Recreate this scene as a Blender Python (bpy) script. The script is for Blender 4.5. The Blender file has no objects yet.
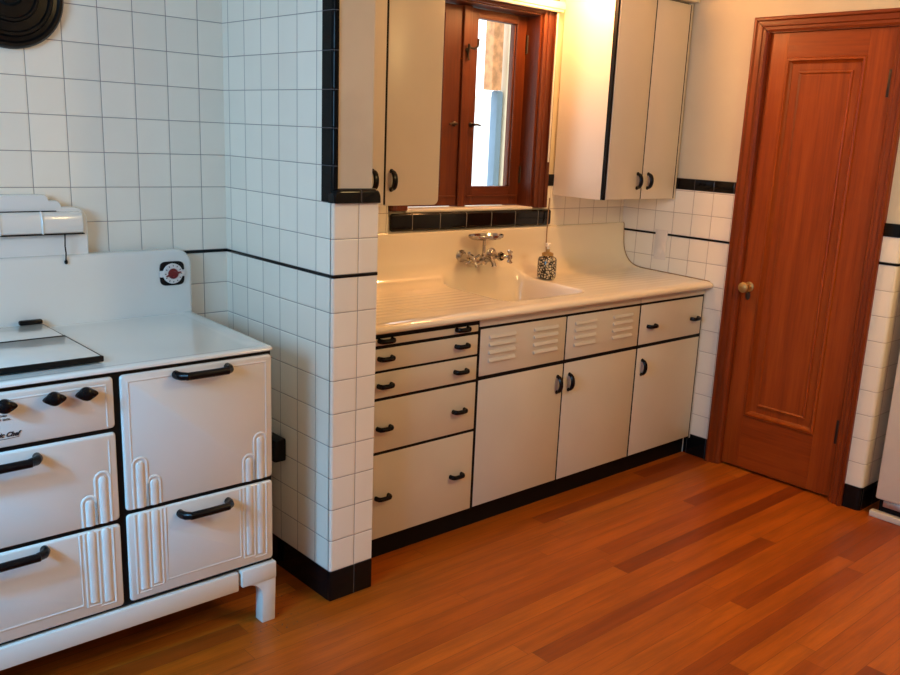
import bpy, bmesh, math, random
from mathutils import Vector, Matrix
random.seed(7)
S = bpy.context.scene
COL = S.collection
PI = math.pi

# ------------------------------------------------------------------ camera
CP = dict(C=(-1.5191, -2.2777, 1.5423), yaw=0.75119, pit=-0.23869, rol=0.04726, f=888.05, px=473.66, py=352.61)
cam_d = bpy.data.cameras.new('camera')
cam = bpy.data.objects.new('camera', cam_d)
COL.objects.link(cam)
_f = Vector((math.sin(CP['yaw']) * math.cos(CP['pit']), math.cos(CP['yaw']) * math.cos(CP['pit']), math.sin(CP['pit'])))
_r = Vector((math.cos(CP['yaw']), -math.sin(CP['yaw']), 0))
_u = _r.cross(_f)
_c, _s = math.cos(CP['rol']), math.sin(CP['rol'])
_r2 = _r * _c + _u * _s
_u2 = _u * _c - _r * _s
M = Matrix((_r2, _u2, -_f)).transposed().to_4x4()
M.translation = Vector(CP['C'])
cam.matrix_world = M
cam_d.sensor_fit = 'HORIZONTAL'
cam_d.sensor_width = 36
cam_d.lens = CP['f'] / 900 * 36
cam_d.shift_x = -(CP['px'] - 450) / 900
cam_d.shift_y = (CP['py'] - 337.5) / 900
cam_d.clip_start = 0.02
S.camera = cam

# ------------------------------------------------------------------ world, lights, exposure
W = bpy.data.worlds.new('world')
S.world = W
W.use_nodes = True
bg = W.node_tree.nodes['Background']
bg.inputs[0].default_value = (0.90, 0.96, 1.0, 1)
bg.inputs[1].default_value = 2.5
S.view_settings.view_transform = 'Standard'
S.view_settings.look = 'None'
S.view_settings.exposure = 0.0
S.view_settings.gamma = 1
S.view_settings.use_curve_mapping = False


def area(name, loc, target, sx, sy, power, color, spread=180):
    d = bpy.data.lights.new(name, 'AREA')
    d.shape = 'RECTANGLE'
    d.size, d.size_y = sx, sy
    d.energy = power
    d.color = color
    d.spread = math.radians(spread)
    o = bpy.data.objects.new(name, d)
    COL.objects.link(o)
    o.location = loc
    o.rotation_euler = (Vector(target) - Vector(loc)).to_track_quat('-Z', 'Y').to_euler()
    return o


area('daylight_left_window', (-2.66, -1.05, 1.75), (-0.6, -0.2, 0.8), 1.0, 0.9, 38, (0.19, 0.57, 1.0))
area('range_left_beam', (-2.66, -0.72, 1.95), (-1.12, 0.02, 0.70), 0.16, 0.22, 1.7, (0.10, 0.52, 1.0), 30)  # narrow blue beam added to tint the left end of the range


def point(name, loc, power, color, r):
    d = bpy.data.lights.new(name, 'POINT')
    d.energy = power
    d.color = color
    d.shadow_soft_size = r
    o = bpy.data.objects.new(name, d)
    COL.objects.link(o)
    o.location = loc
    return o


point('ceiling_lamp_light', (1.4, -1.9, 2.2), 45, (1.0, 0.68, 0.28), 0.15)

# ------------------------------------------------------------------ material helpers
MATS = {}


class NT:
    def __init__(self, name):
        self.m = bpy.data.materials.new(name)
        self.m.use_nodes = True
        self.t = self.m.node_tree
        self.b = self.t.nodes['Principled BSDF']
        self.pos = None

    def n(self, typ, **kw):
        x = self.t.nodes.new(typ)
        for k, v in kw.items():
            setattr(x, k, v)
        return x

    def l(self, a, b):
        self.t.links.new(a, b)

    def math(self, op, a, b=None, c=None, clamp=False):
        x = self.n('ShaderNodeMath', operation=op, use_clamp=clamp)
        for i, v in enumerate((a, b, c)):
            if v is None:
                continue
            if isinstance(v, (int, float)):
                x.inputs[i].default_value = v
            else:
                self.l(v, x.inputs[i])
        return x.outputs[0]

    def xyz(self):
        if self.pos is None:
            tc = self.n('ShaderNodeTexCoord')
            sp = self.n('ShaderNodeSeparateXYZ')
            self.l(tc.outputs['Object'], sp.inputs[0])
            self.pos = (sp.outputs[0], sp.outputs[1], sp.outputs[2], tc.outputs['Object'])
        return self.pos

    def comb(self, a, b, c):
        x = self.n('ShaderNodeCombineXYZ')
        for i, v in enumerate((a, b, c)):
            if isinstance(v, (int, float)):
                x.inputs[i].default_value = v
            else:
                self.l(v, x.inputs[i])
        return x.outputs[0]

    def noise(self, vec, scale, detail=3, rough=0.5):
        x = self.n('ShaderNodeTexNoise')
        if vec is not None:
            self.l(vec, x.inputs['Vector'])
        x.inputs['Scale'].default_value = scale
        x.inputs['Detail'].default_value = detail
        x.inputs['Roughness'].default_value = rough
        return x.outputs[0]

    def white(self, vec):
        x = self.n('ShaderNodeTexWhiteNoise', noise_dimensions='3D')
        self.l(vec, x.inputs['Vector'])
        return x.outputs['Value']

    def smooth(self, v, a, b, lo=0.0, hi=1.0):
        x = self.n('ShaderNodeMapRange', interpolation_type='SMOOTHSTEP')
        self.l(v, x.inputs['Value'])
        x.inputs['From Min'].default_value = a
        x.inputs['From Max'].default_value = b
        x.inputs['To Min'].default_value = lo
        x.inputs['To Max'].default_value = hi
        return x.outputs['Result']

    def mix(self, f, a, b, blend='MIX'):
        x = self.n('ShaderNodeMix', data_type='RGBA', blend_type=blend)
        for i, v in ((0, f), (6, a), (7, b)):
            if isinstance(v, (int, float)):
                x.inputs[i].default_value = v
            elif isinstance(v, tuple):
                x.inputs[i].default_value = (*v, 1) if len(v) == 3 else v
            else:
                self.l(v, x.inputs[i])
        return x.outputs[2]

    def ramp(self, f, stops):
        x = self.n('ShaderNodeValToRGB')
        self.l(f, x.inputs[0])
        e = x.color_ramp.elements
        while len(e) < len(stops):
            e.new(0.5)
        for k, (p, c) in enumerate(stops):
            e[k].position = p
            e[k].color = (*c, 1)
        return x.outputs[0]

    def bump(self, h, strength=0.3, dist=0.002):
        x = self.n('ShaderNodeBump')
        x.inputs['Strength'].default_value = strength
        x.inputs['Distance'].default_value = dist
        self.l(h, x.inputs['Height'])
        self.l(x.outputs[0], self.b.inputs['Normal'])

    def set(self, **kw):
        for k, v in kw.items():
            i = self.b.inputs[k.replace('_', ' ')]
            if isinstance(v, tuple):
                i.default_value = (*v, 1) if len(v) == 3 else v
            elif isinstance(v, (int, float)):
                i.default_value = v
            else:
                self.l(v, i)


def plain(name, color, rough=0.4, metal=0.0, var=0.06, scale=6.0, bump=0.0, coat=0.0, spec=0.5):
    t = NT(name)
    _, _, _, p = t.xyz()
    nz = t.noise(p, scale, 3)
    c = t.mix(t.smooth(nz, 0.3, 0.7), tuple(x * (1 - var) for x in color), tuple(min(1, x * (1 + var)) for x in color))
    t.set(Base_Color=c, Roughness=rough, Metallic=metal, Coat_Weight=coat, Specular_IOR_Level=spec)
    if bump:
        t.bump(t.noise(p, 60, 2), bump, 0.002)
    MATS[name] = t.m
    return t.m


P = 0.110
HB = 0.1073
SPL = HB + 9 * P            # stripe bottom
T = SPL + 0.0098            # stripe top


def tile(name, axis, u0, color, grout, single_row=False, rough=0.13, var=0.035, spec=0.5, pu=P):
    t = NT(name)
    x, y, z, p = t.xyz()
    u = (x, y)[axis]
    uu = t.math('SUBTRACT', u, u0)
    above = t.math('GREATER_THAN', z, SPL + 0.005)
    zz = t.math('SUBTRACT', t.math('SUBTRACT', z, HB), t.math('MULTIPLY', above, 0.0098))
    du = t.math('PINGPONG', uu, pu / 2)
    dz = t.math('PINGPONG', zz, P / 2)
    d = du if single_row else t.math('MINIMUM', du, dz)
    g = t.smooth(d, 0.0007, 0.0016)
    cu = t.math('FLOOR', t.math('DIVIDE', uu, pu))
    cz = t.math('FLOOR', t.math('DIVIDE', zz, P))
    rnd = t.white(t.comb(cu, 0.0 if single_row else cz, 3.3))
    c = t.mix(rnd, tuple(k * (1 - var) for k in color), tuple(min(1, k * (1 + var)) for k in color))
    craz = t.noise(p, 9.0, 4)
    c = t.mix(t.smooth(craz, 0.35, 0.8, 0.0, 0.10), c, tuple(k * 0.8 for k in color))
    col = t.mix(g, grout, c)
    t.set(Base_Color=col, Roughness=t.smooth(g, 0, 1, 0.8, rough), Specular_IOR_Level=spec)
    h = t.math('ADD', t.smooth(d, 0.0004, 0.005), t.math('MULTIPLY', t.noise(p, 14.0, 2), 0.35))
    t.bump(h, 0.45, 0.0022)
    MATS[name] = t.m
    return t.m


WHITE_T = (0.95, 0.88, 0.745)
GROUT = (0.30, 0.25, 0.22)
tile('tile_part_left', 1, 0.094, WHITE_T, GROUT)
tile('tile_part_end', 0, 0.095, WHITE_T, GROUT)
tile('tile_stove', 0, -0.0903, WHITE_T, GROUT)
tile('tile_sinkwall', 0, 1.816, WHITE_T, (0.42, 0.34, 0.27))
tile('tile_right', 1, 0.145, WHITE_T, (0.42, 0.34, 0.27))
tile('tile_return', 0, 2.350, WHITE_T, (0.42, 0.34, 0.27))
BLK = (0.005, 0.005, 0.0055)
GBL = (0.10, 0.09, 0.09)
tile('black_x', 0, 0.095, BLK, GBL, single_row=True, rough=0.10, spec=0.22)
tile('black_xs', 0, 0.995, BLK, (0.30, 0.27, 0.24), single_row=True, rough=0.10, spec=0.3, pu=0.1535)
tile('black_y', 1, 0.094, BLK, GBL, single_row=True, rough=0.10, spec=0.22)
tile('black_yr', 1, 0.145, BLK, GBL, single_row=True, rough=0.10, spec=0.22)
tile('black_z', 0, 50, BLK, GBL, rough=0.10, spec=0.10)
plain('black_stripe', BLK, 0.15, spec=0.2)
plain('plaster', (0.68, 0.60, 0.44), 0.75, bump=0.05, var=0.03, scale=3)
plain('plaster_end', (0.63, 0.55, 0.43), 0.7, bump=0.06, var=0.05, scale=5)
plain('room_paint', (0.72, 0.66, 0.56), 0.8, var=0.02)
plain('ceiling_paint', (0.80, 0.76, 0.68), 0.85, var=0.02)
plain('enamel', (0.81, 0.80, 0.74), 0.14, coat=0.5, var=0.012, scale=4)
plain('enamel_hood', (0.81, 0.81, 0.77), 0.2, coat=0.4, var=0.015, scale=4)
plain('porcelain', (0.84, 0.76, 0.62), 0.13, coat=0.5, var=0.02, scale=3)
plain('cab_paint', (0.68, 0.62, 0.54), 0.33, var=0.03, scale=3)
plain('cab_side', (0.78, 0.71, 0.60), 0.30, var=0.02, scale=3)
plain('black_paint', (0.005, 0.0045, 0.0045), 0.5, spec=0.15)
plain('black_pull', (0.004, 0.004, 0.0048), 0.24, spec=0.22)
plain('black_iron', (0.004, 0.004, 0.0045), 0.30, var=0.3, scale=20, spec=0.22)
plain('chrome', (0.50, 0.47, 0.44), 0.16, metal=1.0)
plain('brass', (0.50, 0.31, 0.11), 0.42, metal=0.7, var=0.15, scale=30)
plain('dark_bronze', (0.05, 0.035, 0.028), 0.4, metal=0.7, var=0.2)
plain('fridge_white', (0.76, 0.69, 0.57), 0.35, var=0.015)
plain('fridge_grille', (0.72, 0.66, 0.57), 0.45, var=0.05)
plain('steel', (0.55, 0.53, 0.50), 0.35, metal=0.8)
plain('red_dial', (0.20, 0.012, 0.014), 0.3)
plain('dial_white', (0.80, 0.76, 0.72), 0.35)
plain('ivory_plate', (0.80, 0.74, 0.66), 0.35)
plain('cream_shade', (0.80, 0.72, 0.50), 0.6)
plain('white_sill', (0.78, 0.72, 0.62), 0.4)
plain('white_cord', (0.80, 0.76, 0.68), 0.6)
plain('brown_line', (0.30, 0.17, 0.08), 0.6)
plain('ink', (0.02, 0.02, 0.025), 0.5)
plain('ext_white', (0.80, 0.84, 0.87), 0.7, var=0.05)
plain('ext_blue', (0.16, 0.26, 0.38), 0.6)
plain('ext_peach', (0.58, 0.29, 0.14), 0.8, var=0.25, scale=25)
plain('ext_cream', (0.74, 0.68, 0.55), 0.7)
plain('pump_white', (0.85, 0.80, 0.70), 0.3)
plain('crumb', (0.12, 0.08, 0.06), 0.8)


def wood(name, axis, base, dark, light, rough=0.25, gscale=1.0):
    t = NT(name)
    x, y, z, p = t.xyz()
    st = [22.0 * gscale, 22.0 * gscale, 22.0 * gscale]
    st[axis] = 1.1 * gscale
    mp = t.n('ShaderNodeMapping')
    mp.inputs['Scale'].default_value = st
    t.l(p, mp.inputs[0])
    a = t.noise(mp.outputs[0], 1.0, 5, 0.6)
    st2 = [k * 5 for k in st]
    mp2 = t.n('ShaderNodeMapping')
    mp2.inputs['Scale'].default_value = st2
    t.l(p, mp2.inputs[0])
    b = t.noise(mp2.outputs[0], 1.0, 3, 0.6)
    f = t.math('ADD', t.math('MULTIPLY', a, 0.7), t.math('MULTIPLY', b, 0.3))
    c = t.ramp(f, [(0.30, dark), (0.50, base), (0.70, light)])
    t.set(Base_Color=c, Roughness=t.smooth(b, 0.3, 0.7, rough + 0.1, rough + 0.22), Specular_IOR_Level=0.32)
    t.bump(f, 0.06, 0.001)
    MATS[name] = t.m


DW = ((0.30, 0.050, 0.003), (0.19, 0.028, 0.002), (0.40, 0.080, 0.006))
wood('door_v', 2, *DW)
wood('door_h', 1, *DW)
CW = ((0.20, 0.032, 0.003), (0.115, 0.017, 0.002), (0.28, 0.052, 0.005))
wood('casing_v', 2, *CW)
wood('casing_h', 1, *CW)
WW = ((0.105, 0.022, 0.006), (0.055, 0.011, 0.003), (0.165, 0.040, 0.009))
wood('win_v', 2, *WW)
wood('win_h', 0, *WW)


def floor_mat():
    t = NT('oak_floor')
    x, y, z, p = t.xyz()
    w = 0.070
    yy = t.math('DIVIDE', t.math('ADD', y, 0.428 + 0.07 * 60), w)
    row = t.math('FLOOR', yy)
    rr = t.white(t.comb(row, 1.7, 0.3))
    L = 1.35
    xx = t.math('ADD', t.math('DIVIDE', x, L), t.math('MULTIPLY', rr, 7.0))
    cx = t.math('FLOOR', xx)
    rnd = t.white(t.comb(row, cx, 5.1))
    rnd2 = t.white(t.comb(row, cx, 9.4))
    dy = t.math('MULTIPLY', t.math('PINGPONG', yy, 0.5), w)
    dx = t.math('MULTIPLY', t.math('PINGPONG', xx, 0.5), L)
    d = t.math('MINIMUM', dy, dx)
    gap = t.smooth(d, 0.0003, 0.0011)
    # grain, stretched along the boards and shifted for every board
    v = t.comb(t.math('MULTIPLY', x, 2.2), t.math('ADD', t.math('MULTIPLY', y, 26.0), t.math('MULTIPLY', rnd, 40.0)), t.math('MULTIPLY', rnd2, 20.0))
    g1 = t.noise(v, 1.0, 5, 0.62)
    v2 = t.comb(t.math('MULTIPLY', x, 9.0), t.math('ADD', t.math('MULTIPLY', y, 170.0), t.math('MULTIPLY', rnd, 90.0)), 1.0)
    g2 = t.noise(v2, 1.0, 3, 0.6)
    c = t.ramp(rnd, [(0.0, (0.24, 0.040, 0.003)), (0.20, (0.31, 0.058, 0.004)), (0.26, (0.41, 0.086, 0.004)), (0.55, (0.44, 0.096, 0.005)), (0.9, (0.48, 0.112, 0.006)), (1.0, (0.58, 0.155, 0.012))])
    f = t.math('ADD', t.math('MULTIPLY', g1, 0.65), t.math('MULTIPLY', g2, 0.35))
    k = t.smooth(f, 0.36, 0.64, 0.76, 1.14)
    mul = t.n('ShaderNodeVectorMath', operation='SCALE')
    t.l(c, mul.inputs[0])
    t.l(k, mul.inputs['Scale'])
    c2 = t.mix(gap, (0.16, 0.040, 0.006), mul.outputs[0])
    t.set(Base_Color=c2, Roughness=t.smooth(g2, 0.3, 0.7, 0.34, 0.46), Specular_IOR_Level=0.38)
    t.bump(t.math('ADD', gap, t.math('MULTIPLY', g2, 0.15)), 0.15, 0.001)
    MATS['oak_floor'] = t.m


floor_mat()


def glass_mat():
    t = NT('window_glass')
    t.set(Base_Color=(1, 1, 1), Roughness=0.02, Transmission_Weight=1.0, IOR=1.02, Specular_IOR_Level=0.3)
    MATS['window_glass'] = t.m


glass_mat()


def jar_mat():
    t = NT('jar_floral')
    x, y, z, p = t.xyz()
    v = t.n('ShaderNodeTexVoronoi', feature='DISTANCE_TO_EDGE')
    t.l(p, v.inputs['Vector'])
    v.inputs['Scale'].default_value = 80
    nz = t.noise(p, 90, 3, 0.6)
    m = t.math('ADD', v.outputs['Distance'], t.math('MULTIPLY', t.math('SUBTRACT', nz, 0.5), 0.9))
    c = t.ramp(m, [(0.10, (0.02, 0.02, 0.018)), (0.26, (0.66, 0.56, 0.38))])
    t.set(Base_Color=c, Roughness=0.12, Coat_Weight=0.6)
    MATS['jar_floral'] = t.m


jar_mat()


def bulb_mat():
    t = NT('lamp_glow')
    t.set(Base_Color=(1, 0.9, 0.7), Emission_Color=(1.0, 0.46, 0.155), Emission_Strength=200.0)
    MATS['lamp_glow'] = t.m


bulb_mat()

# ------------------------------------------------------------------ mesh helpers


def B():
    return bmesh.new()


def merge(dst, src):
    me = bpy.data.meshes.new('tmp')
    src.to_mesh(me)
    src.free()
    dst.from_mesh(me)
    bpy.data.meshes.remove(me)


def box(bm, x0, x1, y0, y1, z0, z1, bev=0.0, seg=2, edges=None):
    b = B()
    v = [b.verts.new((x, y, z)) for x in (x0, x1) for y in (y0, y1) for z in (z0, z1)]
    for f in ((0, 1, 3, 2), (4, 6, 7, 5), (0, 4, 5, 1), (2, 3, 7, 6), (0, 2, 6, 4), (1, 5, 7, 3)):
        b.faces.new([v[i] for i in f])
    bmesh.ops.recalc_face_normals(b, faces=b.faces)
    if bev:
        es = b.edges[:] if edges is None else [e for e in b.edges if edges(e.verts[0].co, e.verts[1].co)]
        bmesh.ops.bevel(b, geom=es, offset=bev, segments=seg, affect='EDGES', profile=0.5)
    merge(bm, b)
    return bm


def tube(bm, pts, r, seg=8, flat=None, closed=False):
    """round (or, with flat=(side vector, factor), flattened) tube along points; r a number or a list"""
    pts = [Vector(p) for p in pts]
    n = len(pts)
    rs = r if isinstance(r, (list, tuple)) else [r] * n
    b = B()
    rings = []
    prev = None
    for i, p in enumerate(pts):
        if closed:
            d = (pts[(i + 1) % n] - pts[i - 1]).normalized()
        else:
            d = (pts[min(i + 1, n - 1)] - pts[max(i - 1, 0)]).normalized()
        if prev is None:
            a = Vector((0, 0, 1)) if abs(d.z) < 0.9 else Vector((1, 0, 0))
            if flat:
                a = Vector(flat[0])
            s = (a - d * a.dot(d)).normalized()
        else:
            s = (prev - d * prev.dot(d)).normalized()
        prev = s
        t = d.cross(s)
        fs = flat[1] if flat else 1.0
        rings.append([b.verts.new(p + s * math.cos(2 * PI * k / seg) * rs[i] * fs + t * math.sin(2 * PI * k / seg) * rs[i]) for k in range(seg)])
    for i in range(n if closed else n - 1):
        A, C = rings[i], rings[(i + 1) % n]
        for k in range(seg):
            b.faces.new((A[k], A[(k + 1) % seg], C[(k + 1) % seg], C[k]))
    if not closed:
        b.faces.new(rings[0][::-1])
        b.faces.new(rings[-1])
    bmesh.ops.recalc_face_normals(b, faces=b.faces)
    merge(bm, b)
    return bm


def lathe(bm, prof, origin, axis=(0, 0, 1), seg=24):
    """prof: (radius, height) list turned about axis through origin"""
    b = B()
    q = Vector((0, 0, 1)).rotation_difference(Vector(axis).normalized())
    o = Vector(origin)
    rings = []
    for r, h in prof:
        if r < 1e-6:
            rings.append([b.verts.new(o + q @ Vector((0, 0, h)))])
        else:
            rings.append([b.verts.new(o + q @ Vector((r * math.cos(2 * PI * k / seg), r * math.sin(2 * PI * k / seg), h))) for k in range(seg)])
    for A, C in zip(rings, rings[1:]):
        for k in range(seg):
            k2 = (k + 1) % seg
            if len(A) == 1 and len(C) == 1:
                continue
            if len(A) == 1:
                b.faces.new((A[0], C[k2], C[k]))
            elif len(C) == 1:
                b.faces.new((A[k], A[k2], C[0]))
            else:
                b.faces.new((A[k], A[k2], C[k2], C[k]))
    bmesh.ops.recalc_face_normals(b, faces=b.faces)
    merge(bm, b)
    return bm


def prism(bm, poly, axis, a, c, bev=0.0, seg=2):
    """poly of 2D points extruded along axis from a to c. axis 0: (y,z); 1: (x,z); 2: (x,y)"""
    b = B()

    def pt(q, w):
        return {0: (w, q[0], q[1]), 1: (q[0], w, q[1]), 2: (q[0], q[1], w)}[axis]
    A = [b.verts.new(pt(q, a)) for q in poly]
    C = [b.verts.new(pt(q, c)) for q in poly]
    n = len(poly)
    b.faces.new(A[::-1])
    b.faces.new(C)
    for i in range(n):
        b.faces.new((A[i], A[(i + 1) % n], C[(i + 1) % n], C[i]))
    bmesh.ops.recalc_face_normals(b, faces=b.faces)
    if bev:
        es = [e for e in b.edges if len(e.link_faces) == 2 and e.calc_face_angle(0) > 0.6]
        bmesh.ops.bevel(b, geom=es, offset=bev, segments=seg, affect='EDGES', profile=0.5)
    merge(bm, b)
    return bm


def rrect(u0, u1, v0, v1, r, seg=6, which=(1, 1, 1, 1)):
    """rounded rectangle outline, corners: (u0v0, u1v0, u1v1, u0v1)"""
    out = []
    cs = ((u0, v0, PI, which[0]), (u1, v0, 1.5 * PI, which[1]), (u1, v1, 0, which[2]), (u0, v1, 0.5 * PI, which[3]))
    for (u, v, a0, w) in cs:
        if not w:
            out.append((u, v))
            continue
        cu = u + r if u == u0 else u - r
        cv = v + r if v == v0 else v - r
        for k in range(seg + 1):
            a = a0 + 0.5 * PI * k / seg
            out.append((cu + r * math.cos(a), cv + r * math.sin(a)))
    return out


def loft(bm, rings, cap_first=True, cap_last=True):
    """rings of equal length 3D point lists"""
    b = B()
    vs = [[b.verts.new(p) for p in r] for r in rings]
    n = len(vs[0])
    for A, C in zip(vs, vs[1:]):
        for k in range(n):
            b.faces.new((A[k], A[(k + 1) % n], C[(k + 1) % n], C[k]))
    if cap_first:
        b.faces.new(vs[0][::-1])
    if cap_last:
        b.faces.new(vs[-1])
    bmesh.ops.recalc_face_normals(b, faces=b.faces)
    merge(bm, b)
    return bm


def smooth_mesh(me, angle=35):
    for p in me.polygons:
        p.use_smooth = True
    try:
        me.set_sharp_from_angle(angle=math.radians(angle))
    except Exception:
        pass


WORLD = {}


def empty(name, loc, label=None, cat=None, group=None, kind=None):
    o = bpy.data.objects.new(name, None)
    o.empty_display_size = 0.05
    COL.objects.link(o)
    o.location = loc
    tag(o, label, cat, group, kind)
    WORLD[o] = Vector(loc)
    return o


def tag(o, label=None, cat=None, group=None, kind=None):
    for k, v in (('label', label), ('category', cat), ('group', group), ('kind', kind)):
        if v:
            o[k] = v
    return o


def obj(name, bm, mat, parent=None, smooth=35, label=None):
    """bm holds world coordinates; links ONE mesh object"""
    me = bpy.data.meshes.new(name)
    bm.to_mesh(me)
    bm.free()
    me.materials.append(MATS[mat])
    if smooth:
        smooth_mesh(me, smooth)
    o = bpy.data.objects.new(name, me)
    COL.objects.link(o)
    org = Vector((0, 0, 0))
    if parent is not None:
        org = WORLD[parent]
        me.transform(Matrix.Translation(-org))
        o.parent = parent
    WORLD[o] = org
    if label:
        o['label'] = label
    return o


def struct(name, bm, mat, parent=None, smooth=35, label=None):
    o = obj(name, bm, mat, parent, smooth, label)
    if parent is None:
        o['kind'] = 'structure'
    return o


# ------------------------------------------------------------------ setting: dimensions
YB, XR = 0.683, 2.280
CEIL = 2.62
XL, YF = -2.75, -3.65
ZC = 1.327                   # underside of the black cap

struct('floor', box(B(), XL - .1, 3.3, YF - .1, YB + .2, -0.06, 0.0), 'oak_floor', smooth=0)
struct('ceiling', box(B(), XL - .1, 3.3, YF - .1, YB + .2, CEIL, CEIL + .08), 'ceiling_paint', smooth=0)

# back wall (stove alcove and sink wall in one), window opening x .815-1.575, z 1.222-2.10
OX0, OX1, OZ0, OZ1 = 0.815, 1.575, 1.222, 2.095
bm = B()
yw0, yw1 = YB + .008, YB + .20
box(bm, XL - .1, OX0, yw0, yw1, 0, CEIL)
box(bm, OX1, 3.3, yw0, yw1, 0, CEIL)
box(bm, OX0, OX1, yw0, yw1, 0, OZ0)
box(bm, OX0, OX1, yw0, yw1, OZ1, CEIL)
wall_back = struct('wall_back', bm, 'plaster', smooth=0)
struct('stove_alcove_tile', box(B(), XL, 0.004, YB, YB + .012, 0, CEIL), 'tile_stove', wall_back, smooth=0, label='white square tile of the stove alcove')
bm = B()
box(bm, 0.16, OX0 - .09, YB, YB + .012, 0, ZC)
box(bm, OX1 + .09, XR + .01, YB, YB + .012, 0, ZC)
box(bm, OX0 - .09, OX1 + .09, YB, YB + .012, 0, OZ0 - .02)
struct('sink_wall_tile', bm, 'tile_sinkwall', wall_back, smooth=0, label='cream lit square tile above the sink')
bm = box(B(), XL, -0.001, YB - .004, YB + .002, SPL, T, .0015)
struct('black_tile_stripe', bm, 'black_stripe', wall_back)
struct('trim_1', box(B(), OX1 + .095, XR, YB - .006, YB + .01, ZC, ZC + .055, .006), 'black_xs')

# partition between stove and sink counter
TP = 0.169
bm = B()
box(bm, 0.013, TP - .004, 0.012, YB + .01, 0, ZC + .02)
box(bm, 0.013, .142, 0.012, YB + .01, ZC + .02, CEIL)
wall_part = struct('wall_partition', bm, 'plaster_end', smooth=0)
struct('left_face_tile', box(B(), 0.0, 0.014, 0.006, YB + .004, 0, ZC, 0), 'tile_part_left', wall_part, smooth=0, label='white square tile facing the stove')
struct('upper_face_tile', box(B(), 0.0, 0.014, 0.060, YB + .004, ZC, CEIL, 0), 'tile_part_left', wall_part, smooth=0)
# bullnose end, rounded along the left front corner
poly = []
for k in range(9):
    a = PI + 0.5 * PI * k / 8
    poly.append((0.010 + 0.010 * math.cos(a), 0.010 + 0.010 * math.sin(a)))
poly += [(TP, 0.0), (TP, 0.014), (0.0, 0.014)]
struct('end_face_tile', prism(B(), poly, 2, HB, ZC), 'tile_part_end', wall_part, label='white bullnose tile on the end of the partition')
bm = B()
box(bm, -0.002, TP + .001, -0.003, 0.014, 0, HB, .003)
box(bm, -0.002, 0.014, 0.012, YB + .004, 0, HB, .0)
struct('baseboard_partition', bm, 'black_x')
bm = B()
box(bm, -0.002, TP + .0005, -0.003, 0.012, SPL, T, .0015)
box(bm, -0.002, 0.012, 0.01, YB - .003, SPL, T, .0015)
struct('black_tile_stripe', bm, 'black_stripe', wall_part)
# upper black bullnose trim up the corner and the black cap across the end
poly = [(-0.003, 0.060), (-0.003, 0.012)]
for k in range(7):
    a = PI + 0.5 * PI * k / 6
    poly.append((0.012 + 0.015 * math.cos(a), 0.011 + 0.015 * math.sin(a)))
poly += [(0.014, -0.004), (0.014, 0.060)]
struct('trim_2', prism(B(), poly, 2, ZC + .002, CEIL), 'black_z')
b2 = B()
poly = []
for q in rrect(-0.004, TP + .002, ZC, ZC + .044, .022, 6, (0, 0, 1, 1)):
    poly.append(q)
rings = []
for (dy, ins) in ((0.020, 0), (0.0, 0.0), (-.008, .002), (-.013, .007), (-.014, .013)):
    rr = rrect(-0.004 + ins * .5, TP + .002 - ins * .5, ZC + ins * 0.0, ZC + .044 - ins, .022, 6, (0, 0, 1, 1))
    rings.append([(q[0], dy, q[1]) for q in rr])
struct('trim_3', loft(b2, rings), 'black_x')
struct('plaster_end_skim', box(B(), 0.010, .143, 0.0, 0.014, ZC + .01, CEIL), 'plaster_end', wall_part, smooth=0)

# right wall with the door: door opening y -.62..-.045, z to 2.06
YE = -0.767
DY0, DY1, DZ = -0.625, -0.047, 2.057
bm = B()
box(bm, XR + .008, XR + .13, DY1, YB + .1, 0, CEIL)
box(bm, XR + .008, XR + .13, YE + .008, DY0, 0, CEIL)
box(bm, XR + .008, XR + .13, DY0, DY1, DZ, CEIL)
box(bm, XR + .10, 3.30, YE + .008, YE + .12, 0, CEIL)
wall_right = struct('wall_right', bm, 'plaster', smooth=0)
struct('wainscot_tile', box(B(), XR, XR + .012, 0.018, YB + .004, 0, 1.333), 'tile_right', wall_right, smooth=0, label='white square tile between sink counter and door')
# bullnose column right of the door: rounded corner
R = .016
poly = [(XR + .012, -0.678), (XR, -0.678), (XR, YE + R)]
for k in range(1, 9):
    a = PI + 0.5 * PI * k / 8
    poly.append((XR + R + R * math.cos(a), YE + R + R * math.sin(a)))
poly += [(2.95, YE), (2.95, YE + .012), (XR + .012, YE + .012)]
struct('corner_tile', prism(B(), poly, 2, HB, 1.215), 'tile_return', wall_right, label='white bullnose tile column right of the door')
for (nm, z0, z1, m, pr) in (('trim_4', 1.215, 1.270, 'black_x', .004), ('baseboard_alcove', 0, HB, 'black_x', .003)):
    p2 = [(XR + .012, -0.678), (XR - pr, -0.678), (XR - pr, YE + R)]
    for k in range(1, 9):
        a = PI + 0.5 * PI * k / 8
        p2.append((XR + R + (R + pr) * math.cos(a), YE + R + (R + pr) * math.sin(a)))
    p2 += [(2.95, YE - pr), (2.95, YE + .012), (XR + .012, YE + .012)]
    struct(nm, prism(B(), p2, 2, z0, z1), m)
p2 = [(XR + .008, -0.678), (XR - .003, -0.678), (XR - .003, YE + R)]
for k in range(1, 9):
    a = PI + 0.5 * PI * k / 8
    p2.append((XR + R + (R + .003) * math.cos(a), YE + R + (R + .003) * math.sin(a)))
p2 += [(2.9, YE - .003), (2.9, YE + .01), (XR + .008, YE + .01)]
struct('black_tile_stripe', prism(B(), p2, 2, SPL, T), 'black_stripe', wall_right)
bm = B()
box(bm, XR - .003, XR + .008, 0.022, 0.386, SPL, T, .0015)
box(bm, XR - .003, XR + .008, 0.462, 0.668, SPL, T, .0015)
struct('black_tile_stripe', bm, 'black_stripe', wall_right)
struct('trim_5', box(B(), XR - .004, XR + .012, 0.018, YB - .008, 1.333, 1.388, .005), 'black_yr')
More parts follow.
